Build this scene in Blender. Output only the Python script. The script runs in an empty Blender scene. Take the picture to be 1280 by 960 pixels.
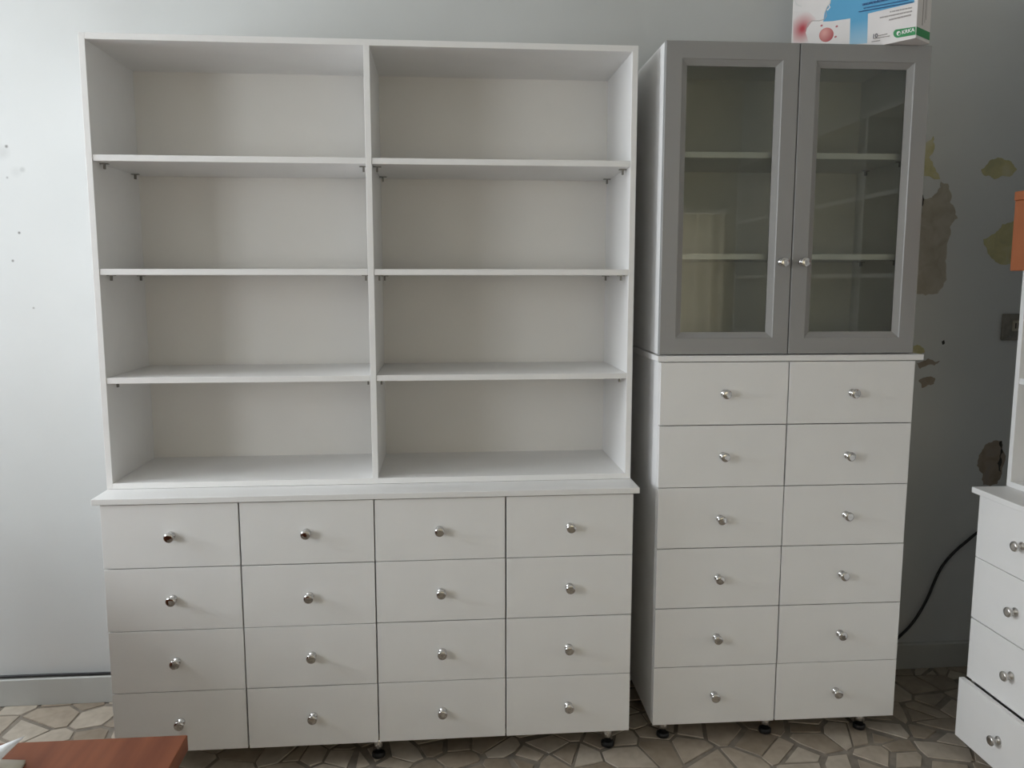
import bpy, bmesh, math, random
from mathutils import Vector, Matrix
random.seed(7)
S = bpy.context.scene
COL = S.collection

# ------------------------------------------------------------------ camera
FPX, YAW, PITCH = 1023.42, math.radians(4.852), math.radians(-7.285)
CAM = Vector((1.0125, -2.4378, 1.5211))
FW = Vector((math.sin(YAW)*math.cos(PITCH), math.cos(YAW)*math.cos(PITCH), math.sin(PITCH)))
RT = FW.cross(Vector((0, 0, 1))).normalized()
UP = RT.cross(FW)
cd = bpy.data.cameras.new('camera'); cam = bpy.data.objects.new('camera', cd); COL.objects.link(cam)
cam.matrix_world = Matrix(((RT.x, UP.x, -FW.x, CAM.x), (RT.y, UP.y, -FW.y, CAM.y), (RT.z, UP.z, -FW.z, CAM.z), (0, 0, 0, 1)))
cd.sensor_width = 36; cd.lens = 36*FPX/1280; cd.clip_start = .02
S.camera = cam
def ray(u, v): return FW + RT*((u-640)/FPX) - UP*((v-480)/FPX)
def at(u, v, axis, val):
    d = ray(u, v); return CAM + d*((val-CAM[axis])/d[axis])

# ------------------------------------------------------------------ world, light, exposure
S.view_settings.view_transform = 'Standard'; S.view_settings.look = 'None'
S.view_settings.gamma = 1; S.view_settings.use_curve_mapping = False
S.view_settings.exposure = -0.05
w = bpy.data.worlds.new('sky'); S.world = w; w.use_nodes = True
w.node_tree.nodes['Background'].inputs[0].default_value = (.75, .87, 1, 1)
w.node_tree.nodes['Background'].inputs[1].default_value = 1.5
# daylight through the left and rear windows, plus an added left window
LX, RX, YB, YR, ZC = -2.0, 3.26, .50, -3.80, 3.0        # left wall, right wall, back wall, rear wall, ceiling
WIN1 = (-1.0, .2, 1.3, 2.7)                          # left window: y0,y1,z0,z1
WIN_ADDED = (-3.2, -1.9, 1.0, 2.4)                            # second left window, unseen, added to balance the light on the furniture
WIN2 = (1.2, 3.1, .9, 2.0)                                # rear window: x0,x1,z0,z1
def area(name, loc, rot, sx, sy, power, col):
    l = bpy.data.lights.new(name, 'AREA'); l.shape = 'RECTANGLE'; l.size = sx; l.size_y = sy; l.energy = power; l.color = col
    o = bpy.data.objects.new(name, l); COL.objects.link(o); o.location = loc; o.rotation_euler = rot; return o
for W_, pw in ((WIN1, 70), (WIN_ADDED, 40)):  # second lamp serves the added left window
    area('window_daylight', (LX-.17, (W_[0]+W_[1])/2, (W_[2]+W_[3])/2), (0, math.radians(-90), 0), W_[3]-W_[2], W_[1]-W_[0], pw, (.90, .95, 1.0))
area('rear_window_daylight', ((WIN2[0]+WIN2[1])/2, YR-.17, (WIN2[2]+WIN2[3])/2), (math.radians(90), 0, 0), WIN2[1]-WIN2[0], WIN2[3]-WIN2[2], 32, (1, .95, .90))

# ------------------------------------------------------------------ materials
def mat(name, col, rough=.5, metal=0, noise=0, nscale=6, bump=0, bscale=200, spec=.5):
    m = bpy.data.materials.new(name); m.use_nodes = True
    nt = m.node_tree; b = nt.nodes['Principled BSDF']
    b.inputs['Base Color'].default_value = (*col, 1); b.inputs['Roughness'].default_value = rough
    b.inputs['Metallic'].default_value = metal; b.inputs['Specular IOR Level'].default_value = spec
    if noise or bump:
        tc = nt.nodes.new('ShaderNodeTexCoord')
    if noise:
        n = nt.nodes.new('ShaderNodeTexNoise'); n.inputs['Scale'].default_value = nscale; n.inputs['Detail'].default_value = 5
        nt.links.new(tc.outputs['Object'], n.inputs['Vector'])
        r = nt.nodes.new('ShaderNodeValToRGB')
        r.color_ramp.elements[0].position = .3; r.color_ramp.elements[1].position = .7
        r.color_ramp.elements[0].color = (*[c*(1-noise) for c in col], 1)
        r.color_ramp.elements[1].color = (*[min(1, c*(1+noise)) for c in col], 1)
        nt.links.new(n.outputs['Fac'], r.inputs['Fac']); nt.links.new(r.outputs['Color'], b.inputs['Base Color'])
    if bump:
        n2 = nt.nodes.new('ShaderNodeTexNoise'); n2.inputs['Scale'].default_value = bscale; n2.inputs['Detail'].default_value = 4
        nt.links.new(tc.outputs['Object'], n2.inputs['Vector'])
        bp = nt.nodes.new('ShaderNodeBump'); bp.inputs['Strength'].default_value = bump; bp.inputs['Distance'].default_value = .002
        nt.links.new(n2.outputs['Fac'], bp.inputs['Height']); nt.links.new(bp.outputs['Normal'], b.inputs['Normal'])
    return m
M = {}
M['white'] = mat('white_melamine', (.895, .885, .87), .42, noise=.012, nscale=9, bump=.02, bscale=350, spec=.35)
M['back'] = mat('white_hardboard', (.88, .855, .815), .5, noise=.012, spec=.3)
M['grey'] = mat('grey_lacquer', (.325, .32, .312), .38, noise=.015, spec=.4)
M['chrome'] = mat('chrome', (.66, .65, .64), .06, 1, noise=.02, nscale=40)
M['nickel'] = mat('brushed_nickel', (.62, .60, .58), .28, 1, noise=.04, nscale=60)
M['pin'] = mat('dull_steel', (.28, .27, .25), .4, .9, noise=.1, nscale=90)
M['black'] = mat('black_plastic', (.012, .012, .013), .45, noise=.15, nscale=30)
M['dark'] = mat('dark_gap', (.05, .045, .04), .8, noise=.1)
M['ceil'] = mat('ceiling_paint', (.78, .77, .73), .9, noise=.02, bump=.1)
M['cream'] = mat('cream_paint', (.66, .62, .54), .85, noise=.04, nscale=2, bump=.1)
M['skirt'] = mat('skirting_paint', (.50, .505, .48), .6, noise=.06, nscale=5, bump=.15, bscale=40)
M['orange'] = mat('orange_board', (.38, .125, .05), .6, noise=.06, nscale=12, bump=.05)
M['paper'] = mat('paper', (.84, .85, .86), .7, noise=.01)
M['beige'] = mat('beige_card', (.58, .53, .44), .65, noise=.04, nscale=15)
M['socket'] = mat('grimy_socket', (.22, .205, .175), .5, noise=.2, nscale=40)
M['curtain'] = None

def nodes(m): return m.node_tree.nodes, m.node_tree.links

def glass_mat():
    m = bpy.data.materials.new('clear_glass'); m.use_nodes = True; N, L = nodes(m); N.clear()
    out = N.new('ShaderNodeOutputMaterial'); mx = N.new('ShaderNodeMixShader'); fr = N.new('ShaderNodeFresnel')
    tr = N.new('ShaderNodeBsdfTransparent'); gl = N.new('ShaderNodeBsdfGlossy')
    tr.inputs[0].default_value = (.93, .95, .93, 1); gl.inputs['Roughness'].default_value = .01
    fr.inputs['IOR'].default_value = 1.5
    L.new(fr.outputs[0], mx.inputs[0]); L.new(tr.outputs[0], mx.inputs[1]); L.new(gl.outputs[0], mx.inputs[2]); L.new(mx.outputs[0], out.inputs[0])
    return m
M['glass'] = glass_mat()

def wood_mat():
    m = bpy.data.materials.new('cherry_veneer'); m.use_nodes = True; N, L = nodes(m); b = N['Principled BSDF']
    tc = N.new('ShaderNodeTexCoord'); mp = N.new('ShaderNodeMapping'); mp.inputs['Scale'].default_value = (14, .9, 14)
    n = N.new('ShaderNodeTexNoise'); n.inputs['Scale'].default_value = 2.2; n.inputs['Detail'].default_value = 8; n.inputs['Distortion'].default_value = .4
    r = N.new('ShaderNodeValToRGB'); e = r.color_ramp.elements
    e[0].position = .28; e[0].color = (.17, .052, .026, 1); e[1].position = .75; e[1].color = (.27, .092, .044, 1)
    L.new(tc.outputs['Object'], mp.inputs[0]); L.new(mp.outputs[0], n.inputs['Vector']); L.new(n.outputs['Fac'], r.inputs[0])
    L.new(r.outputs[0], b.inputs['Base Color']); b.inputs['Roughness'].default_value = .5; b.inputs['Specular IOR Level'].default_value = .18
    return m
M['wood'] = wood_mat()

def stone_mat():
    m = bpy.data.materials.new('beige_marble'); m.use_nodes = True; N, L = nodes(m); b = N['Principled BSDF']
    g = N.new('ShaderNodeNewGeometry'); oi = N.new('ShaderNodeObjectInfo'); ad = N.new('ShaderNodeMath'); ad.operation = 'ADD'
    fr = N.new('ShaderNodeMath'); fr.operation = 'FRACT'
    L.new(g.outputs['Random Per Island'], ad.inputs[0]); L.new(oi.outputs['Random'], ad.inputs[1]); L.new(ad.outputs[0], fr.inputs[0])
    r = N.new('ShaderNodeValToRGB'); e = r.color_ramp.elements
    e[0].position = 0; e[0].color = (.30, .245, .185, 1); e[1].position = 1; e[1].color = (.56, .50, .42, 1)
    k = r.color_ramp.elements.new(.45); k.color = (.47, .40, .32, 1)
    tc = N.new('ShaderNodeTexCoord'); n = N.new('ShaderNodeTexNoise'); n.inputs['Scale'].default_value = 14; n.inputs['Detail'].default_value = 8; n.inputs['Distortion'].default_value = .8
    r2 = N.new('ShaderNodeValToRGB'); r2.color_ramp.elements[0].position = .25; r2.color_ramp.elements[0].color = (.62, .59, .55, 1); r2.color_ramp.elements[1].position = .65
    mx = N.new('ShaderNodeMix'); mx.data_type = 'RGBA'; mx.blend_type = 'MULTIPLY'; mx.inputs[0].default_value = .8
    L.new(tc.outputs['Object'], n.inputs['Vector']); L.new(n.outputs['Fac'], r2.inputs[0]); L.new(fr.outputs[0], r.inputs[0])
    L.new(r.outputs[0], mx.inputs[6]); L.new(r2.outputs[0], mx.inputs[7]); L.new(mx.outputs[2], b.inputs['Base Color'])
    b.inputs['Roughness'].default_value = .42
    return m
M['stone'] = stone_mat()
M['mortar'] = mat('mortar', (.23, .20, .165), .85, noise=.3, nscale=18, bump=.3, bscale=120)

def wall_mat():
    m = bpy.data.materials.new('pale_green_wall_paint'); m.use_nodes = True; N, L = nodes(m); b = N['Principled BSDF']
    tc = N.new('ShaderNodeTexCoord')
    n = N.new('ShaderNodeTexNoise'); n.inputs['Scale'].default_value = 1.6; n.inputs['Detail'].default_value = 6
    r = N.new('ShaderNodeValToRGB'); e = r.color_ramp.elements
    e[0].position = .3; e[0].color = (.605, .615, .605, 1); e[1].position = .72; e[1].color = (.67, .68, .67, 1)
    L.new(tc.outputs['Object'], n.inputs['Vector']); L.new(n.outputs['Fac'], r.inputs[0])
    # little nail holes and scuffs on the left stretch, at places on the wall itself
    cur = r.outputs[0]
    for (u, v, rad, s) in ((8, 183, .007, .8), (9, 222, .005, .5), (24, 291, .006, .9), (16, 326, .006, .8), (42, 385, .005, .6), (28, 212, .012, .25), (3, 190, .03, .14), (20, 215, .022, .1)):
        p = at(u, v, 1, YB)
        d = N.new('ShaderNodeVectorMath'); d.operation = 'DISTANCE'; d.inputs[1].default_value = p
        L.new(tc.outputs['Object'], d.inputs[0])
        mr = N.new('ShaderNodeMapRange'); mr.inputs[1].default_value = rad*.3; mr.inputs[2].default_value = rad; mr.inputs[3].default_value = s; mr.inputs[4].default_value = 0
        L.new(d.outputs['Value'], mr.inputs[0])
        mx = N.new('ShaderNodeMix'); mx.data_type = 'RGBA'; L.new(mr.outputs[0], mx.inputs[0]); L.new(cur, mx.inputs[6]); mx.inputs[7].default_value = (.16, .16, .15, 1)
        cur = mx.outputs[2]
    L.new(cur, b.inputs['Base Color']); b.inputs['Roughness'].default_value = .55; b.inputs['Specular IOR Level'].default_value = .35
    n2 = N.new('ShaderNodeTexNoise'); n2.inputs['Scale'].default_value = 7; n2.inputs['Detail'].default_value = 7
    bp = N.new('ShaderNodeBump'); bp.inputs['Strength'].default_value = .25; bp.inputs['Distance'].default_value = .006
    L.new(tc.outputs['Object'], n2.inputs['Vector']); L.new(n2.outputs['Fac'], bp.inputs['Height']); L.new(bp.outputs[0], b.inputs['Normal'])
    return m
M['wall'] = wall_mat()

def patch_mat(name, c1, c2, c3):
    m = bpy.data.materials.new(name); m.use_nodes = True; N, L = nodes(m); b = N['Principled BSDF']
    tc = N.new('ShaderNodeTexCoord'); n = N.new('ShaderNodeTexNoise'); n.inputs['Scale'].default_value = 16; n.inputs['Detail'].default_value = 7; n.inputs['Distortion'].default_value = .6
    r = N.new('ShaderNodeValToRGB'); e = r.color_ramp.elements
    e[0].position = .3; e[0].color = (*c1, 1); e[1].position = .7; e[1].color = (*c3, 1); k = e.new(.5); k.color = (*c2, 1)
    L.new(tc.outputs['Object'], n.inputs['Vector']); L.new(n.outputs['Fac'], r.inputs[0]); L.new(r.outputs[0], b.inputs['Base Color'])
    b.inputs['Roughness'].default_value = .9
    bp = N.new('ShaderNodeBump'); bp.inputs['Strength'].default_value = .4; bp.inputs['Distance'].default_value = .004
    L.new(n.outputs['Fac'], bp.inputs['Height']); L.new(bp.outputs[0], b.inputs['Normal'])
    return m
M['yellow'] = patch_mat('old_yellow_paint', (.42, .40, .24), (.54, .50, .27), (.60, .57, .40))
M['plaster'] = patch_mat('bare_plaster', (.36, .32, .25), (.43, .39, .32), (.48, .45, .39))
M['brown'] = patch_mat('brown_primer', (.27, .22, .17), (.36, .30, .24), (.33, .29, .245))

def curtain_mat():
    m = bpy.data.materials.new('curtain_cloth'); m.use_nodes = True; N, L = nodes(m); N.clear()
    out = N.new('ShaderNodeOutputMaterial'); mx = N.new('ShaderNodeMixShader'); mx.inputs[0].default_value = .30
    d = N.new('ShaderNodeBsdfDiffuse'); t = N.new('ShaderNodeBsdfTranslucent')
    n = N.new('ShaderNodeTexNoise'); n.inputs['Scale'].default_value = 30
    r = N.new('ShaderNodeValToRGB'); r.color_ramp.elements[0].color = (.70, .64, .50, 1); r.color_ramp.elements[1].color = (.80, .75, .62, 1)
    L.new(n.outputs['Fac'], r.inputs[0]); L.new(r.outputs[0], d.inputs[0]); L.new(r.outputs[0], t.inputs[0])
    L.new(d.outputs[0], mx.inputs[1]); L.new(t.outputs[0], mx.inputs[2]); L.new(mx.outputs[0], out.inputs[0])
    return m
M['curtain'] = curtain_mat()

# ------------------------------------------------------------------ mesh helpers
def bxs(boxes, bev=0):
    """boxes: list of (x0,x1,y0,y1,z0,z1) -> mesh"""
    bm = bmesh.new()
    for (x0, x1, y0, y1, z0, z1) in boxes:
        b2 = bmesh.new()
        r = bmesh.ops.create_cube(b2, size=1)
        bmesh.ops.scale(b2, vec=(x1-x0, y1-y0, z1-z0), verts=b2.verts)
        bmesh.ops.translate(b2, vec=((x0+x1)/2, (y0+y1)/2, (z0+z1)/2), verts=b2.verts)
        if bev: bmesh.ops.bevel(b2, geom=b2.edges[:], offset=bev, segments=1, affect='EDGES')
        t = bpy.data.meshes.new('t'); b2.to_mesh(t); b2.free(); bm.from_mesh(t); bpy.data.meshes.remove(t)
    me = bpy.data.meshes.new('m'); bm.to_mesh(me); bm.free(); return me
def lathe(profile, n=20, axis='z'):
    """profile list of (r, h)"""
    bm = bmesh.new(); rings = []
    for r, h in profile:
        ring = []
        for i in range(n):
            a = 2*math.pi*i/n; c, s = r*math.cos(a), r*math.sin(a)
            ring.append(bm.verts.new((c, s, h) if axis == 'z' else (c, -h, s)))
        rings.append(ring)
    for a, b in zip(rings, rings[1:]):
        for i in range(n): bm.faces.new((a[i], a[(i+1) % n], b[(i+1) % n], b[i]))
    bm.faces.new(rings[0][::-1]); bm.faces.new(rings[-1])
    bmesh.ops.recalc_face_normals(bm, faces=bm.faces)
    for f in bm.faces: f.smooth = len(f.verts) == 4
    me = bpy.data.meshes.new('m'); bm.to_mesh(me); bm.free()
    return me
def poly(verts, faces):
    me = bpy.data.meshes.new('m'); me.from_pydata([tuple(v) for v in verts], [], faces); me.update(); return me
def O(name, me, m, parent=None, loc=(0, 0, 0), rz=0):
    if not me.materials: me.materials.append(m)
    o = bpy.data.objects.new(name, me); COL.objects.link(o); o.parent = parent; o.location = loc; o.rotation_euler = (0, 0, rz)
    if me.name == 'm' or me.name.startswith('m.'): me.name = name
    return o
def E(name, loc, rz, label, cat, group=None):
    o = bpy.data.objects.new(name, None); COL.objects.link(o); o.location = loc; o.rotation_euler = (0, 0, rz); o.empty_display_size = .1
    return tag(o, label, cat, group)
def tag(o, label, cat, group=None):
    o['label'] = label; o['category'] = cat
    if group: o['group'] = group
    return o
def struct(o, label=None):
    o['kind'] = 'structure'
    if label: o['label'] = label
    return o
def tube(pts, rad, n=8):
    """smooth tube through points"""
    P = [Vector(p) for p in pts]; Q = []
    for i in range(len(P)-1):
        p0, p1, p2, p3 = P[max(i-1, 0)], P[i], P[i+1], P[min(i+2, len(P)-1)]
        for k in range(6):
            t = k/6; Q.append(.5*((2*p1)+(p2-p0)*t+(2*p0-5*p1+4*p2-p3)*t*t+(3*p1-p0-3*p2+p3)*t**3))
    Q.append(P[-1]); bm = bmesh.new(); rings = []
    for i, q in enumerate(Q):
        d = (Q[min(i+1, len(Q)-1)]-Q[max(i-1, 0)]).normalized()
        a = d.cross(Vector((0, 1, .01))).normalized(); b = d.cross(a)
        rings.append([bm.verts.new(q+rad*(a*math.cos(2*math.pi*k/n)+b*math.sin(2*math.pi*k/n))) for k in range(n)])
    for a, b in zip(rings, rings[1:]):
        for i in range(n): f = bm.faces.new((a[i], a[(i+1) % n], b[(i+1) % n], b[i])); f.smooth = True
    bm.faces.new(rings[0][::-1]); bm.faces.new(rings[-1])
    bmesh.ops.recalc_face_normals(bm, faces=bm.faces)
    me = bpy.data.meshes.new('m'); bm.to_mesh(me); bm.free(); return me

# ------------------------------------------------------------------ room shell
TH = .15
back = struct(O('wall_back', bxs([(LX-TH, RX+TH, YB, YB+TH, -.1, ZC+.1)]), M['wall']), 'pale grey-green painted wall with peeling paint')
struct(O('wall_right', bxs([(RX, RX+TH, YR, YB, -.1, ZC+.1)]), M['wall']))
p0, p1, q0, q1 = WIN_ADDED; y0, y1, z0, z1 = WIN1
struct(O('wall_left', bxs([(LX-TH, LX, YR, p0, -.1, ZC), (LX-TH, LX, p1, y0, -.1, ZC), (LX-TH, LX, y1, YB, -.1, ZC), (LX-TH, LX, p0, p1, -.1, q0), (LX-TH, LX, p0, p1, q1, ZC), (LX-TH, LX, y0, y1, -.1, z0), (LX-TH, LX, y0, y1, z1, ZC)]), M['wall']))
a0, a1, b0, b1 = WIN2
struct(O('wall_rear', bxs([(LX-TH, a0, YR-TH, YR, -.1, ZC), (a1, RX+TH, YR-TH, YR, -.1, ZC), (a0, a1, YR-TH, YR, -.1, b0), (a0, a1, YR-TH, YR, b1, ZC)]), M['cream']))
struct(O('ceiling', bxs([(LX-TH, RX, YR-TH, YB, ZC, ZC+.1)]), M['ceil']))
for nm, (y0, y1, z0, z1) in (('window_1', WIN1), ('added_window', WIN_ADDED)):
    wn = struct(bpy.data.objects.new(nm, None)); COL.objects.link(wn); wn.location = (LX-.08, (y0+y1)/2, z0)
    hw = (y1-y0)/2; hh = z1-z0
    O('window_frame', bxs([(-.03, .03, -hw, -hw+.05, 0, hh), (-.03, .03, hw-.05, hw, 0, hh), (-.03, .03, -hw+.05, hw-.05, 0, .05), (-.03, .03, -hw+.05, hw-.05, hh-.05, hh), (-.025, .025, -.03, .03, .05, hh-.05)], .002), M['white'], wn)
    O('window_sill', bxs([(.081, .16, -hw-.04, hw+.04, -.03, 0)], .002), M['white'], wn)
wn2 = struct(bpy.data.objects.new('window_2', None)); COL.objects.link(wn2); wn2.location = ((a0+a1)/2, YR-.08, b0)
hw = (a1-a0)/2; hh = b1-b0
O('window_frame', bxs([(-hw, -hw+.05, -.03, .03, 0, hh), (hw-.05, hw, -.03, .03, 0, hh), (-hw+.05, hw-.05, -.03, .03, 0, .05), (-hw+.05, hw-.05, -.03, .03, hh-.05, hh), (-.03, .03, -.025, .025, .05, hh-.05)], .002), M['white'], wn2)
# skirting painted with the wall
def skirting(name, boxes): struct(O(name, bxs(boxes, .004), M['skirt']))
skirting('baseboard_back', [(LX+.03, RX-.03, YB-.025, YB-.0005, -.0035, .10)])
skirting('baseboard_left', [(LX+.0005, LX+.025, YR+.03, YB-.03, 0, .10)])
skirting('baseboard_right', [(RX-.025, RX-.0005, YR+.03, YB-.03, 0, .10)])

# crazy-paved floor: angular marble pieces set in mortar
floor = struct(O('floor', bxs([(LX-TH, RX+TH, YR-TH, YB+.02, -.12, -.004)]), M['mortar']), 'crazy paving of angular beige marble pieces in dark mortar')
def clip(pg, n, c):
    out = []
    for i in range(len(pg)):
        p, q = pg[i], pg[(i+1) % len(pg)]; dp, dq = p.dot(n)-c, q.dot(n)-c
        if dp <= 0: out.append(p)
        if (dp < 0 < dq) or (dq < 0 < dp): out.append(p+(q-p)*(dp/(dp-dq)))
    return out
def paving():
    rnd = random.Random(21); step = .112; seeds = []
    nx, ny = int((RX-LX)/step)+1, int((YB-YR)/step)+1
    for i in range(nx):
        for j in range(ny):
            if rnd.random() < .2: continue
            seeds.append(Vector((LX+(i+.5+rnd.uniform(-.62, .62))*step, YR+(j+.5+rnd.uniform(-.62, .62))*step)))
            if rnd.random() < .34: seeds.append(Vector((LX+(i+rnd.random())*step, YR+(j+rnd.random())*step)))
    grid = {}
    for k, s in enumerate(seeds): grid.setdefault((int((s.x-LX)/.2), int((s.y-YR)/.2)), []).append(k)
    cells = []
    for k, s in enumerate(seeds):
        pg = [Vector((LX+.001, YR+.001)), Vector((RX-.001, YR+.001)), Vector((RX-.001, YB-.012)), Vector((LX+.001, YB-.012))]
        gi, gj = int((s.x-LX)/.2), int((s.y-YR)/.2)
        gap = rnd.uniform(.003, .011)
        nb = [q for a in range(-2, 3) for b in range(-2, 3) for q in grid.get((gi+a, gj+b), []) if q != k]
        for q in nb:
            t = seeds[q]; d = t-s
            if d.length < 1e-4: continue
            n = d.normalized(); n2 = Vector((n.x, n.y))
            # bisectors pushed a little off-centre and rotated consistently, so joints are uneven
            h = math.sin((s.x+t.x)*41+(s.y+t.y)*67); 
            pg = clip(pg, n2, n2.dot((s+t)/2)-gap*(1+.5*h))
            if len(pg) < 3: break
        # drop very short edges: stones are angular, with few corners
        if len(pg) >= 3:
            o = []
            for i, p in enumerate(pg):
                if (p-pg[(i+1) % len(pg)]).length > .014: o.append(p)
            if len(o) >= 3: cells.append(o)
    return cells
def prism(bm, pg, zt, zb=-.006, ch=.0012):
    c = sum(pg, Vector((0, 0)))/len(pg)
    top = [bm.verts.new((*(p+(c-p).normalized()*ch), zt)) for p in pg]
    mid = [bm.verts.new((p.x, p.y, zt-.0015)) for p in pg]
    bot = [bm.verts.new((p.x, p.y, zb)) for p in pg]
    bm.faces.new(top); n = len(pg)
    for i in range(n):
        j = (i+1) % n
        bm.faces.new((mid[i], mid[j], top[j], top[i])); bm.faces.new((bot[i], bot[j], mid[j], mid[i]))
cells = paving()
def seen(pg):
    c = sum(pg, Vector((0, 0)))/len(pg)
    v = Vector((c.x, c.y, 0))-CAM; wz = v.dot(FW)
    u, vv = 640+FPX*v.dot(RT)/wz, 480-FPX*v.dot(UP)/wz
    ok = wz > .5 and -40 < u < 1320 and vv < 1000
    return (0 if ok else 1, (c-Vector((1.0, 0))).length)
cells.sort(key=seen)
rest = bmesh.new()
for i, pg in enumerate(cells):
    zt = random.Random(i).uniform(-.0012, 0.0)
    if i < 298:
        c = sum(pg, Vector((0, 0)))/len(pg); bm = bmesh.new(); prism(bm, [p-c for p in pg], zt)
        bmesh.ops.recalc_face_normals(bm, faces=bm.faces); me = bpy.data.meshes.new('m'); bm.to_mesh(me); bm.free()
        O('paving_stone', me, M['stone'], floor, (c.x, c.y, 0))
    else: prism(rest, pg, zt)
bmesh.ops.recalc_face_normals(rest, faces=rest.faces)
me = bpy.data.meshes.new('m'); rest.to_mesh(me); rest.free()
o = O('paving_stones', me, M['stone'], floor); o['kind'] = 'stuff'

# flaked paint: thin layers with ragged edges on the back wall
def patch(name, pts, m, thick=.0015, rag=.012, seed=0):
    from mathutils.geometry import tessellate_polygon
    rnd = random.Random(seed); P = [at(u, v, 1, YB) for u, v in pts]
    for lev in range(3):                       # midpoint displacement: ragged flaking edge
        Q = []
        for i, p in enumerate(P):
            q = P[(i+1) % len(P)]; L = (q-p).length; Q.append(p)
            if L > .007: Q.append((p+q)/2+Vector((-(q-p).z, 0, (q-p).x))*rnd.uniform(-.16, .16))
        P = Q
    n = len(P); y = YB-thick
    tri = tessellate_polygon([[Vector((p.x, p.z, 0)) for p in P]])
    bm = bmesh.new(); V = [bm.verts.new((p.x, y, p.z)) for p in P]; B = [bm.verts.new((p.x, YB+.001, p.z)) for p in P]
    for t in tri:
        try:
            f = bm.faces.new([V[k] for k in t]); f.normal_update()
            if f.normal.y > 0: f.normal_flip()
        except ValueError: pass
    for i in range(n): bm.faces.new((V[i], V[(i+1) % n], B[(i+1) % n], B[i]))
    me = bpy.data.meshes.new('m'); bm.to_mesh(me); bm.free()
    return O(name, me, m, back)
patch('yellow_patch', [(1120, 190), (1152, 186), (1161, 176), (1167, 170), (1168, 184), (1161, 197), (1169, 211), (1175, 224), (1120, 223)], M['yellow'], .0016, .003, 2)
patch('plaster_patch', [(1176, 227), (1185, 230), (1187, 253), (1197, 273), (1187, 284), (1183, 318), (1183, 350), (1172, 367), (1142, 366), (1110, 366), (1110, 250), (1150, 250), (1165, 247), (1172, 240)], M['plaster'], .0014, .004, 1)
patch('yellow_patch', [(1226, 212), (1236, 202), (1248, 197), (1262, 201), (1271, 211), (1262, 221), (1243, 224), (1232, 220)], M['yellow'], .0014, .005, 3)
patch('yellow_patch', [(1229, 299), (1240, 293), (1253, 280), (1268, 276), (1275, 300), (1275, 330), (1258, 331), (1243, 325), (1234, 313)], M['yellow'], .0014, .006, 4)
patch('plaster_patch', [(1221, 582), (1226, 566), (1236, 553), (1251, 551), (1252, 590), (1246, 605), (1229, 606)], M['brown'], .0014, .004, 5)
patch('brown_patch', [(1148, 476), (1160, 471), (1169, 473), (1167, 480), (1152, 485)], M['brown'], .0012, .004, 6)
patch('brown_patch', [(1146, 454), (1160, 448), (1175, 451), (1168, 457), (1150, 461)], M['brown'], .0012, .004, 7)
patch('brown_patch', [(1135, 430), (1150, 432), (1156, 440), (1148, 447), (1135, 446)], M['yellow'], .0012, .004, 8)
patch('dark_crack', [(1249, 552), (1252, 551), (1253, 566), (1250, 571), (1252, 578), (1251, 590), (1248, 588), (1249, 570)], M['dark'], .0022, .002, 9)
patch('dark_crack', [(1151, 246), (1153, 243), (1155, 250), (1153, 258), (1150, 256)], M['dark'], .0022, .001, 10)
patch('dark_crack', [(1177, 427), (1180, 425), (1181, 429), (1178, 431)], M['dark'], .0012, .001, 11)

# ------------------------------------------------------------------ shared furniture parts
T = .018
KNOB = lathe([(.0128, 0), (.0128, .003), (.0105, .0055), (.0070, .009), (.0062, .0125), (.0075, .0165), (.0130, .0200), (.0150, .0225), (.0150, .0265), (.0135, .0288), (.0100, .0299), (.0050, .0305)], 24, 'y')
KNOB.name = 'knob'; KNOB.materials.append(M['chrome'])
KNOB2 = KNOB.copy(); KNOB2.materials.clear(); KNOB2.materials.append(M['nickel'])
LEG = lathe([(.016, .0), (.016, .064)], 20); LEG.name = 'leg'; LEG.materials.append(M['chrome'])
FOOT = lathe([(.019, 0), (.021, .002), (.021, .012), (.018, .0165)], 20); FOOT.name = 'foot'; FOOT.materials.append(M['black'])
PIN = bxs([(-.013, .013, -.006, .006, -.0025, -.0005), (-.002, .003, -.005, .005, -.017, -.0025)]); PIN.name = 'shelf_pin'; PIN.materials.append(M['pin'])

def leg(par, x, y, h):
    l = O('leg', LEG, M['chrome'], par, (x, y, .0165)); l.scale = (1, 1, (h-.017)/.064)
    f = O('foot', FOOT, M['black'], l, (0, 0, -.0165/l.scale.z)); f.scale = (1, 1, 1/l.scale.z); return l

def drawer_mesh(wd, ht, depth):
    """front board with a tray behind; origin at lower left of the front's face, front at y=0"""
    gx, gz = .0021, .0014
    a = [(gx, wd-gx, 0, T, gz, ht-gz)]
    x0, x1, zb, zt, yb = .032, wd-.032, .03, ht-.05, depth
    a += [(x0, x0+.012, T, yb, zb, zt), (x1-.012, x1, T, yb, zb, zt), (x0+.012, x1-.012, yb-.012, yb, zb, zt), (x0+.012, x1-.012, T, yb-.012, zb, zb+.006)]
    return bxs(a, .0006)

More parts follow.
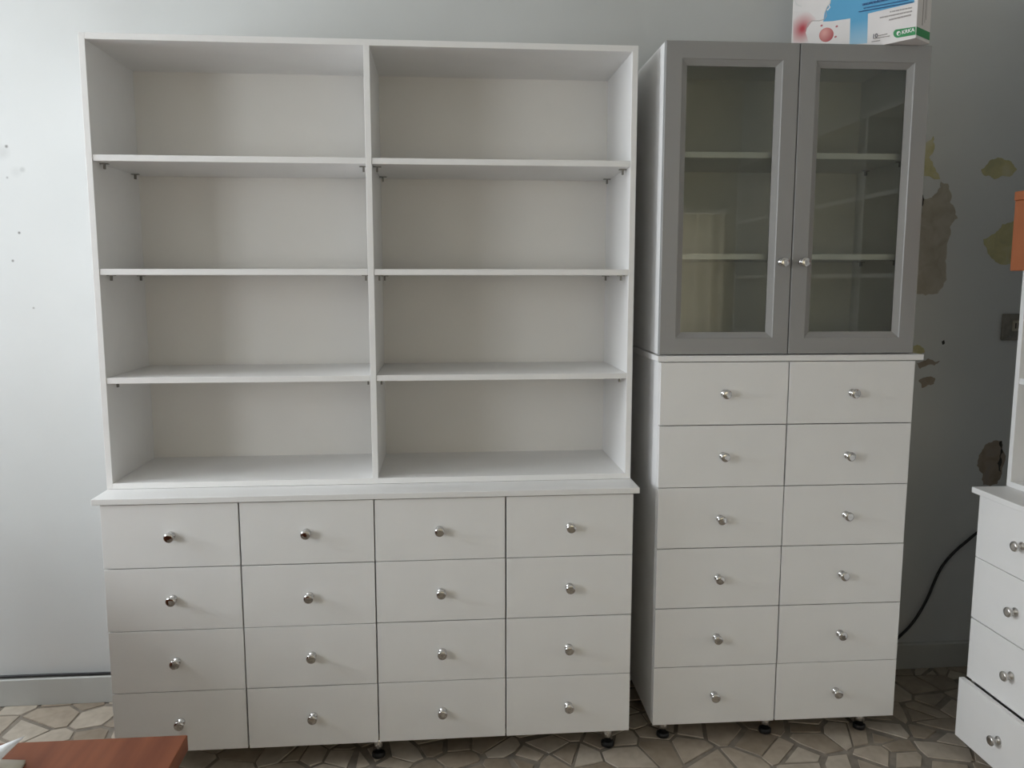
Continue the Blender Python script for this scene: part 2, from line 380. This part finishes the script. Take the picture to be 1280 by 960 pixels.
def drawer_unit(name, loc, rz, W, z0, z1, cols, rows, depth, legs, label, knobs='chrome', opened=(), group=None, skip_knob=()):
    e = E(name, loc, rz, label, 'drawer cabinet', group)
    cw, rh = W/cols, (z1-z0)/rows
    b = [(.001, T, T+.001, depth, z0, z1), (W-T, W-.001, T+.001, depth, z0, z1), (T, W-T, T+.001, depth, z0, z0+T), (T, W-T, depth-.006, depth, z0+T, z1), (T, W-T, T+.001, depth-.006, z1-T, z1)]
    for c in range(1, cols): b.append((c*cw-T/2, c*cw+T/2, T+.022, depth-.006, z0+T, z1-T))
    O('carcass', bxs(b, .0006), M['white'], e)
    # dark rails behind the joints
    dm = drawer_mesh(cw, rh, depth-.06); dm.name = 'drawer'; dm.materials.append(M['white'])
    rnd = random.Random(int(W*1000))
    for c in range(cols):
        for r in range(rows):
            pull = dict(opened).get((c, r), 0)
            d = O('drawer', dm, M['white'], e, (c*cw+rnd.uniform(-.0006, .0006), -pull+rnd.uniform(-.0005, .0005), z0+r*rh+rnd.uniform(-.0005, .0005)))
            O('knob', KNOB if knobs == 'chrome' else KNOB2, M['chrome'], d, (cw/2+rnd.uniform(-.003, .003), 0, rh/2-.001+rnd.uniform(-.003, .003)))
    for x, y in legs: leg(e, x, y, z0)
    return e

def bookcase(name, loc, rz, W, H, depth, bays, shelves, label):
    """loc = lower left front corner. shelves = heights of shelf tops above base"""
    e = E(name, loc, rz, label, 'bookcase', 'open white bookcases')
    bt = .008
    O('side_panel', bxs([(0, T, 0, depth, 0, H)], .0007), M['white'], e)
    O('side_panel', bxs([(W-T, W, 0, depth, 0, H)], .0007), M['white'], e)
    O('top_panel', bxs([(T, W-T, 0, depth, H-T, H)], .0007), M['white'], e)
    O('bottom_panel', bxs([(T, W-T, 0, depth, 0, T)], .0007), M['white'], e)
    O('back_panel', bxs([(T, W-T, depth-bt, depth, T, H-T)]), M['back'], e)
    bw = (W-T)/bays
    for k in range(1, bays): O('divider', bxs([(k*bw, k*bw+T, .0005, depth-bt, T, H-T)], .0007), M['white'], e)
    sm = bxs([(.0008, bw-T-.0008, 0, depth-bt-.004, -T, 0)], .0007); sm.name = 'shelf'; sm.materials.append(M['white'])
    for k in range(bays):
        for z in shelves:
            s = O('shelf', sm, M['white'], e, (k*bw+T, .002, z))
            for px, fl in ((.011, 1), (bw-T-.011, -1)):
                for py in (.055, depth-.075):
                    q = O('shelf_pin', PIN, M['pin'], s, (px, py, -T)); q.scale = (fl, 1, 1)
    return e

# ------------------------------------------------------------------ left pair: drawers, worktop, bookcase
drawer_unit('drawer_cabinet', (0, 0, 0), 0, 1.6, .0766, .8609, 4, 4, .46, [(x, y) for x in (.06, .793, 1.539) for y in (.052, .40)],
            'wide low white cabinet of sixteen drawers with chrome knobs under the open bookcase')
tag(O('worktop', bxs([(0, 1.637, 0, .475, 0, T)], .0012), M['white'], None, (-.0201, -.0052, .8624)), 'white worktop board between the wide sixteen-drawer cabinet and its open bookcase', 'worktop')
bookcase('bookcase', (-.019, .1103, .8814), 0, 1.6323, 1.3419, .379, 2, [1.883-.8814, 1.5519-.8814, 1.2253-.8814],
         'tall empty white bookcase with two bays of four shelves facing the camera')

# ------------------------------------------------------------------ tall cabinet: drawers, worktop, glazed top
TL, TR = (1.6843, .0394), -.0099
TZ0, TZ1, TKZ, TTOP, TW = .0667, 1.2652, 1.2847, 2.2268, .8239
drawer_unit('drawer_cabinet', (*TL, 0), TR, TW, TZ0, TZ1, 2, 6, .42, [(x, y) for x in (.05, .402, .733) for y in (.05, .36)],
            'narrow chest of twelve white drawers standing below the grey glass doors')
tag(O('worktop', bxs([(-.008, .85, 0, .435, 0, T)], .0012), M['white'], None, (*TL, TKZ-T), TR), 'white board between the twelve-drawer chest and the grey glazed cabinet', 'worktop')
def glass_cabinet():
    H = TTOP-TKZ-.001; Dp = .40
    e = E('glass_cabinet', (TL[0]-math.sin(TR)*.018, TL[1]+.018, TKZ+.001), TR, 'white wall-side cabinet with two grey framed glass doors and two inner shelves', 'cabinet')
    y0 = .021
    O('side_panel', bxs([(0, T, y0, Dp, .002, H)], .0007), M['white'], e)
    O('side_panel', bxs([(TW-T, TW, y0, Dp, .002, H)], .0007), M['white'], e)
    O('top_panel', bxs([(T, TW-T, y0, Dp, H-T, H)], .0007), M['white'], e)
    O('bottom_panel', bxs([(T, TW-T, y0, Dp, .002, .002+T)], .0007), M['white'], e)
    O('back_panel', bxs([(T, TW-T, Dp-.006, Dp, T, H-T)]), M['back'], e)
    sm = bxs([(T+.001, TW-T-.001, 0, Dp-.06, -T, 0)], .0007); sm.name = 'shelf'; sm.materials.append(M['white'])
    for z in (1.912-TKZ, 1.600-TKZ):
        s = O('shelf', sm, M['white'], e, (0, .05, z))
        for px, fl in ((T+.011, 1), (TW-T-.011, -1)):
            for py in (.04, .26):
                q = O('shelf_pin', PIN, M['pin'], s, (px, py, -T)); q.scale = (fl, 1, 1)
    dw, dh = TW/2-.0015, H-.002
    fr, bv, dp = .050, .019, .013
    bm = bmesh.new()
    def ring(ix, y): return [bm.verts.new(v) for v in ((ix, y, ix), (dw-ix, y, ix), (dw-ix, y, dh-ix), (ix, y, dh-ix))]
    rs = [ring(0, T), ring(0, .0015), ring(.0015, 0), ring(fr, 0), ring(fr+.002, .003), ring(fr+bv, dp), ring(fr+bv, T)]
    for a, b in zip(rs, rs[1:]+rs[:1]):
        for i in range(4): bm.faces.new((a[i], a[(i+1) % 4], b[(i+1) % 4], b[i]))
    bmesh.ops.recalc_face_normals(bm, faces=bm.faces)
    me = bpy.data.meshes.new('door'); bm.to_mesh(me); bm.free(); me.materials.append(M['grey'])
    gl = bxs([(fr+bv-.001, dw-fr-bv+.001, dp+.0005, dp+.0035, fr+bv-.001, dh-fr-bv+.001)]); gl.name = 'glass_pane'; gl.materials.append(M['glass'])
    for k in range(2):
        d = O('door', me, M['grey'], e, (0 if k == 0 else TW-dw, 0, .002)); d['label'] = 'grey framed glass door'
        O('glass_pane', gl, M['glass'], d)
        O('knob', KNOB, M['chrome'], d, (dw-.030 if k == 0 else .033, 0, 1.571-TKZ))
    return e
glass_cabinet()

# ------------------------------------------------------------------ right-hand run along the side wall (faces the window)
# local x runs from near end to far end, local y into the furniture: rotation -90 about z
RXF, RYF, RW = 2.6826, -.0714, 2.40
drawer_unit('drawer_cabinet', (RXF, RYF, 0), -math.pi/2, RW, .0531, .8531, 6, 4, .46, [(x, y) for x in (.06, .8, 1.6, 2.34) for y in (.062, .4)],
            'long low white drawer cabinet on the right, bottom drawer standing slightly open', 'nickel', [((0, 0), .0248)])
tag(O('worktop', bxs([(0, 2.44, 0, .475, 0, T)], .0012), M['white'], None, (RXF-.012, RYF+.022, .8546), -math.pi/2), 'white worktop on the right-hand drawers at the picture edge', 'worktop')
bookcase('bookcase', (2.785, RYF+.022, .8736), -math.pi/2, 2.42, 1.3419, .379, 3, [1.876-.8736, 1.545-.8736, 1.218-.8736],
         'white bookcase at the right picture edge with an orange box on its shelf')

# orange box poking out of its shelf
ob = E('orange_box', (2.705, -.10, 1.5462), -math.pi/2, 'flat orange box sticking out of the bookcase shelf at the right edge', 'box')
O('box_body', bxs([(0, .32, 0, .27, 0, .205)], .002), M['orange'], ob)
O('lid', bxs([(-.002, .322, -.002, .272, .2055, .232)], .002), M['orange'], ob)

# ------------------------------------------------------------------ cardboard medicine carton on top of the glazed cabinet
ang = math.atan2(-.811, .584)
corner = Vector((2.414, -.021, TTOP+.0012)); ex = Vector((math.cos(ang), math.sin(ang), 0)); ey = Vector((-math.sin(ang), math.cos(ang), 0))
nrm = -ey
def face_pt(u, v):
    d = ray(u, v); t = (corner-CAM).dot(nrm)/d.dot(nrm); return CAM+d*t
CW = (corner-face_pt(990, 30)).dot(ex); CD, CH = .092, .23
org = corner-ex*CW
carton = E('medicine_carton', org, ang, 'white and blue medicine carton with green logo band lying on the glazed cabinet', 'carton')
def fx(u, v): p = face_pt(u, v)-org; return (p.dot(ex), p.z)
def pmat(n, c, rough=.45): return mat(n, c, rough, noise=.015, nscale=20)
M['carton'] = pmat('carton_white', (.80, .76, .74)); M['pgreen'] = pmat('print_green', (.02, .27, .075)); M['pblack'] = pmat('print_dark', (.10, .10, .12)); M['pnavy'] = pmat('print_navy', (.03, .13, .30)); M['pgrey'] = pmat('print_grey', (.42, .38, .36)); M['pwhite'] = pmat('print_white', (.85, .84, .82)); M['pskin'] = pmat('print_pale', (.72, .70, .68))
def blue_mat():
    m = bpy.data.materials.new('print_blue'); m.use_nodes = True; N, L = nodes(m); b = N['Principled BSDF']
    tc = N.new('ShaderNodeTexCoord'); sp = N.new('ShaderNodeSeparateXYZ'); L.new(tc.outputs['Object'], sp.inputs[0])
    r = N.new('ShaderNodeValToRGB'); e = r.color_ramp.elements; e[0].position = .0; e[0].color = (.42, .62, .74, 1); e[1].position = .09; e[1].color = (.085, .37, .62, 1)
    L.new(sp.outputs['Z'], r.inputs[0]); L.new(r.outputs[0], b.inputs['Base Color']); b.inputs['Roughness'].default_value = .45; return m
M['pblue'] = blue_mat()
def radial_mat(name, cx, cz, rad, c_in, c_out):
    m = bpy.data.materials.new(name); m.use_nodes = True; N, L = nodes(m); b = N['Principled BSDF']
    tc = N.new('ShaderNodeTexCoord'); d = N.new('ShaderNodeVectorMath'); d.operation = 'DISTANCE'; d.inputs[1].default_value = (cx, 0, cz)
    L.new(tc.outputs['Object'], d.inputs[0]); r = N.new('ShaderNodeValToRGB'); e = r.color_ramp.elements
    e[0].position = .1*rad; e[0].color = (*c_in, 1); e[1].position = rad; e[1].color = (*c_out, 1)
    L.new(d.outputs['Value'], r.inputs[0]); L.new(r.outputs[0], b.inputs['Base Color']); b.inputs['Roughness'].default_value = .45; return m
O('carton_body', bxs([(0, CW, 0, CD, 0, CH)], .0008), M['carton'], carton)
LAYER = [0]
def pr(name, pts, m, pix=True, side=False):
    LAYER[0] += 1; y = -.00006*LAYER[0]-.0002
    P = [fx(*p) for p in pts] if pix else pts
    P = [(min(max(a, .0005), CW-.0003), min(max(z, .0005), CH-.001)) for a, z in P]
    vs = [(a, y, z) for a, z in P]
    n = len(vs); vs += [(a, 0, z) for a, z in P]
    me = poly(vs, [list(range(n))]+[[i, (i+1) % n, n+(i+1) % n, n+i] for i in range(n)])
    return O(name, me, m, carton)
# blue field, running on above the picture
pr('blue_print', [(1029, 27), (1031, 15), (1036, 4), (1040, -8), (1060, -60), (1140, -60), (1143, 3), (1085, 17), (1084, 54), (1062, 56), (1063, 23), (1040, 26.5)], M['pblue'])
# pale throat drawing with a red glow
gx, gz = fx(1003, 36)
pr('red_glow', [(991.5, 54), (991.5, 14), (1010, 14), (1021, 24), (1014, 28), (1009, 35), (1007, 41), (1011, 54)], radial_mat('print_red_glow', gx, gz, .052, (.50, .035, .05), (.78, .73, .71)))
def stroke(name, pts, wpx, m):
    a, b = [], []
    for i, p in enumerate(pts):
        q0, q1 = Vector(pts[max(i-1, 0)]), Vector(pts[min(i+1, len(pts)-1)]); d = (q1-q0).normalized(); n = Vector((-d.y, d.x))*wpx/2
        a.append(tuple(Vector(p)+n)); b.append(tuple(Vector(p)-n))
    return pr(name, a+b[::-1], m)
stroke('profile_line', [(1037, -4), (1038, 4), (1034, 9), (1032, 14), (1033, 20), (1030, 24.5), (1024, 26), (1015, 26), (1010, 30), (1007.5, 38)], .9, M['pgrey'])
stroke('profile_line', [(1038, 0), (1036, 6), (1037.5, 9), (1034, 13)], 1.6, M['pskin'])
stroke('pale_stroke', [(992, -2), (996, 6), (1002, 8)], 2.0, M['pskin'])  # pale printed stroke, part of the drawing
# lozenge and three dots
def ell(cx, cy, rx, ry, rot=0, n=24): return [(cx+rx*math.cos(t)*math.cos(rot)-ry*math.sin(t)*math.sin(rot), cy+rx*math.cos(t)*math.sin(rot)+ry*math.sin(t)*math.cos(rot)) for t in (2*math.pi*k/n for k in range(n))]
lx, lz = fx(1030.5, 41)
pr('lozenge_print', ell(1033, 43.5, 9.6, 8.4, -.75), radial_mat('print_lozenge', lx, lz, .035, (.72, .34, .30), (.46, .06, .07)))
for u, v in ((1027, 32), (1046, 33), (1044.5, 46)): pr('dot_print', ell(u, v, 1.7, 1.1, -.6, 10), M['pgrey'] if False else radial_mat('print_dot', 0, 0, 1, (.50, .13, .14), (.50, .13, .14)))
# green band with rounded end, wrapping on to the side
g = [(1144.5, 33.3), (1123, 36.6)]
g += [(1121.5+4.7*math.cos(t), 42+5.2*math.sin(t)) for t in (math.radians(a) for a in range(-95, -266, -17))] 
g += [(1122.5, 47.2), (1144.5, 43.4)]
gb = pr('green_band', g, M['pgreen'])
zt, zb = fx(1144.5, 33.3)[1], fx(1144.5, 43.4)[1]
O('green_band', bxs([(CW, CW+.0003, 0, CD-.001, zb, zt)]), M['pgreen'], carton)
O('side_text', bxs([(CW, CW+.0003, .034, .040, zt+.01, CH-.01), (CW, CW+.0003, .050, .053, zt+.02, CH-.01), (CW, CW+.0003, .058, .061, zt+.03, CH-.02)]), M['pgrey'], carton)
# lettering
def text(name, s, u, v, size, m, shear=0, bold=0):
    LAYER[0] += 1
    c = bpy.data.curves.new('t', 'FONT'); c.body = s; c.size = size; c.align_x = 'LEFT'; c.align_y = 'CENTER'; c.offset = bold; c.resolution_u = 3; c.extrude = .0001
    t = bpy.data.objects.new('t', c); COL.objects.link(t)
    bpy.context.view_layer.update()
    me = bpy.data.meshes.new_from_object(t.evaluated_get(bpy.context.evaluated_depsgraph_get())); bpy.data.objects.remove(t); bpy.data.curves.remove(c)
    me.materials.clear(); me.name = name
    me.transform(Matrix.Rotation(math.pi/2, 4, 'X'))
    x, z = fx(u, v); o = O(name, me, m, carton, (x, -.0004-.00006*LAYER[0], z)); return o
text('logo_lettering', 'KRKA', 1127.3, 40.8, .0145, M['pwhite'], bold=.0004)
pr('logo_emblem', ell(1123.4, 41.8, 2.5, 2.9, .2, 16), M['pwhite']); pr('logo_emblem', ell(1124.2, 42.4, 1.2, 1.9, .4, 12), M['pgreen'])
text('count_lettering', '10', 1090.5, 46, .017, M['pblack'], bold=.0004)
# lines of small print, too small to read in the photograph
def lines(name, u0, v0, u1, v1, th, m, seed):
    rnd = random.Random(seed); u = u0
    while u < u1:
        L = rnd.uniform(1.2, 5); e = min(u+L, u1); f0, f1 = (u-u0)/(u1-u0), (e-u0)/(u1-u0); a, b = v0+(v1-v0)*f0, v0+(v1-v0)*f1
        pr(name, [(u, a-th/2), (e, b-th/2), (e, b+th/2), (u, a+th/2)], m); u = e+.7
lines('small_print', 1112.5, 15, 1140, 9.5, 1.6, M['pgrey'], 1)
lines('small_print', 1100, 22.3, 1140, 14, 1.6, M['pgrey'], 2)
lines('small_print', 1111.5, 25, 1139, 18.6, 1.6, M['pgrey'], 3)
lines('small_print', 1097, 45, 1109, 42.5, .9, M['pgrey'], 4)
lines('small_print', 1092, 48.5, 1112, 45, .9, M['pgrey'], 5)
lines('small_print', 1090, 52.3, 1100, 50.6, .9, M['pgrey'], 6)
lines('blue_print_line', 1078.5, 6, 1114, -1.5, 2.4, M['pnavy'], 7)
lines('blue_print_line', 1080, 10.5, 1136, 0, .8, M['pnavy'], 8)
lines('blue_print_line', 1074, 15, 1141, 3, .8, M['pnavy'], 9)

# ------------------------------------------------------------------ desk corner, papers
DX, DY, DZ = .5716, -1.0849, .75
desk = E('desk', (-.35, DY-.35, 0), 0, 'cherry wood desk whose corner shows at lower left', 'desk')
O('desk_top', bxs([(-.55, DX+.35, -.35, .35, DZ-.028, DZ)], .0015), M['wood'], desk)
O('leg_panel', bxs([(DX+.35-.12, DX+.35-.095, -.31, .29, .001, DZ-.029)], .001), M['wood'], desk)
O('leg_panel', bxs([(-.50, -.475, -.31, .29, .001, DZ-.029)], .001), M['wood'], desk)
O('shade_wing_top', bxs([(-.55, .07, .352, 1.30, DZ-.028, DZ)], .0015), M['wood'], desk)  # unseen desk wing, added to shade the lower left drawers
O('shade_wing_end', bxs([(-.50, .05, 1.24, 1.265, .001, DZ-.029)], .001), M['wood'], desk)
O('side_panel', bxs([(.025, .05, .36, 1.239, .001, DZ-.029)], .001), M['wood'], desk)  # side of the added shading wing
O('modesty_panel', bxs([(-.474, DX+.35-.121, .10, .118, .30, DZ-.029)], .001), M['wood'], desk)

def find(u0, v0, u1, v1, P0, dist, z):
    best = None
    for k in range(1, 400):
        t = k*.02; p = at(u0+(u1-u0)*t, v0+(v1-v0)*t, 2, z)
        e = abs((p-P0).length-dist)
        if best is None or e < best[0]: best = (e, p)
    return best[1]
P0 = at(31, 920, 1, DY-.02)
P1 = find(31, 920, 0, 950, P0, .21, DZ+.014); P2 = find(31, 920, 0, 932, P0, .25, DZ+.03)
def sheet(P0, P1, P2, thick, lift, n=10):
    P3 = P1+P2-P0; P3.z = max(P3.z, DZ+.008); V = []; F = []
    for i in range(n+1):
        for j in range(n+1):
            a, b = i/n, j/n
            p = P0*(1-a)*(1-b)+P1*a*(1-b)+P2*(1-a)*b+P3*a*b
            p = p+Vector((0, 0, lift*math.sin(math.pi*a)*math.sin(math.pi*b))); V.append(p)
    m = len(V); V += [v-Vector((0, 0, thick)) for v in V]; W_ = n+1
    for i in range(n):
        for j in range(n):
            q = (i*W_+j, (i+1)*W_+j, (i+1)*W_+j+1, i*W_+j+1); F.append(q); F.append(tuple(x+m for x in q[::-1]))
    edge = [i*W_ for i in range(W_)]+[n*W_+j for j in range(1, W_)]+[i*W_+n for i in range(n-1, -1, -1)]+[j for j in range(n-1, 0, -1)]
    for a, b in zip(edge, edge[1:]+edge[:1]): F.append((a, b, b+m, a+m))
    bm = bmesh.new(); me = poly(V, F); bm.from_mesh(me); bmesh.ops.recalc_face_normals(bm, faces=bm.faces); bm.to_mesh(me); bm.free()
    for p in me.polygons: p.use_smooth = True
    return me
tag(O('paper_sheet', sheet(P0, P1, P2, .0006, .012), M['paper']), 'white sheet of paper with a raised corner on the cherry desk', 'paper')
Q0 = at(32, 950, 2, DZ+.006); Q1 = find(32, 950, 26, 960, Q0, .15, DZ+.006); Q2 = find(32, 950, 0, 949, Q0, .22, DZ+.006)
tag(O('booklet', sheet(Q0, Q1, Q2, .0055, 0), M['beige']), 'beige booklet under the paper on the cherry desk', 'booklet')

# ------------------------------------------------------------------ cable, wall outlet
yc = YB-.0125
pts = [(LX+.05, yc-.004, .107), (-.6, yc-.004, .1085), (-.2, yc-.004, .1065), (.6, yc-.004, .107), (1.7, yc-.004, .107), (2.1, yc-.012, .108), (2.4, .467, .085), (2.6, .467, .068), tuple(at(1104, 814, 1, .466)), tuple(at(1115, 804, 1, .468)), tuple(at(1126, 794, 1, .476))]
pts += [tuple(at(u, v, 1, yc)) for u, v in ((1137, 783), (1148, 768), (1160, 746), (1172, 718), (1182, 702), (1195, 688), (1208, 677), (1220, 667), (1236, 655), (1256, 630), (1270, 590), (1276, 540))]
tag(O('power_cable', tube(pts, .0055), M['black']), 'black cable lying along the skirting and rising behind the right-hand drawers', 'cable')
so = E('wall_outlet', (3.160, YB-.001, 1.292), 0, 'grimy beige wall outlet beside the right-hand bookcase', 'outlet')
O('plate', bxs([(-.04, .04, -.012, 0, 0, .10)], .003), M['socket'], so)
O('socket_insert', bxs([(-.004, .028, -.018, -.012, .035, .075)], .002), M['plaster'], so)
O('socket_hole', bxs([(.004, .010, -.0185, -.018, .045, .066)]), M['dark'], so)
O('socket_hole', bxs([(.016, .022, -.0185, -.018, .045, .066)]), M['dark'], so)
O('screw', lathe([(.004, .012), (.004, .0145), (.002, .0155)], 10, 'y'), M['pin'], so, (-.012, 0, .014))

# ------------------------------------------------------------------ curtain over the rear window (behind the camera, mirrored in the glass doors)
cx0, cx1 = .45, 3.15; n = 240; V = []; F = []
for i in range(n+1):
    t = i/n; x = cx0+(cx1-cx0)*t; yy = YR+.085+.028*math.sin(t*150)+.012*math.sin(t*61+1)
    V += [(x, yy, .12), (x, yy, 2.02)]
for i in range(n): F.append((2*i, 2*i+2, 2*i+3, 2*i+1))
me = poly(V, F)
for p in me.polygons: p.use_smooth = True
cu = E('curtain', ((cx0+cx1)/2, YR+.085, .12), 0, 'cream pleated curtain across the window, mirrored in the glass door', 'curtain')
me.transform(Matrix.Translation((-(cx0+cx1)/2, -(YR+.085), -.12)))
O('curtain_cloth', me, M['curtain'], cu)
O('curtain_rail', bxs([(-1.36, 1.36, -.08, .03, 1.905, 1.94)], .002), M['white'], cu)
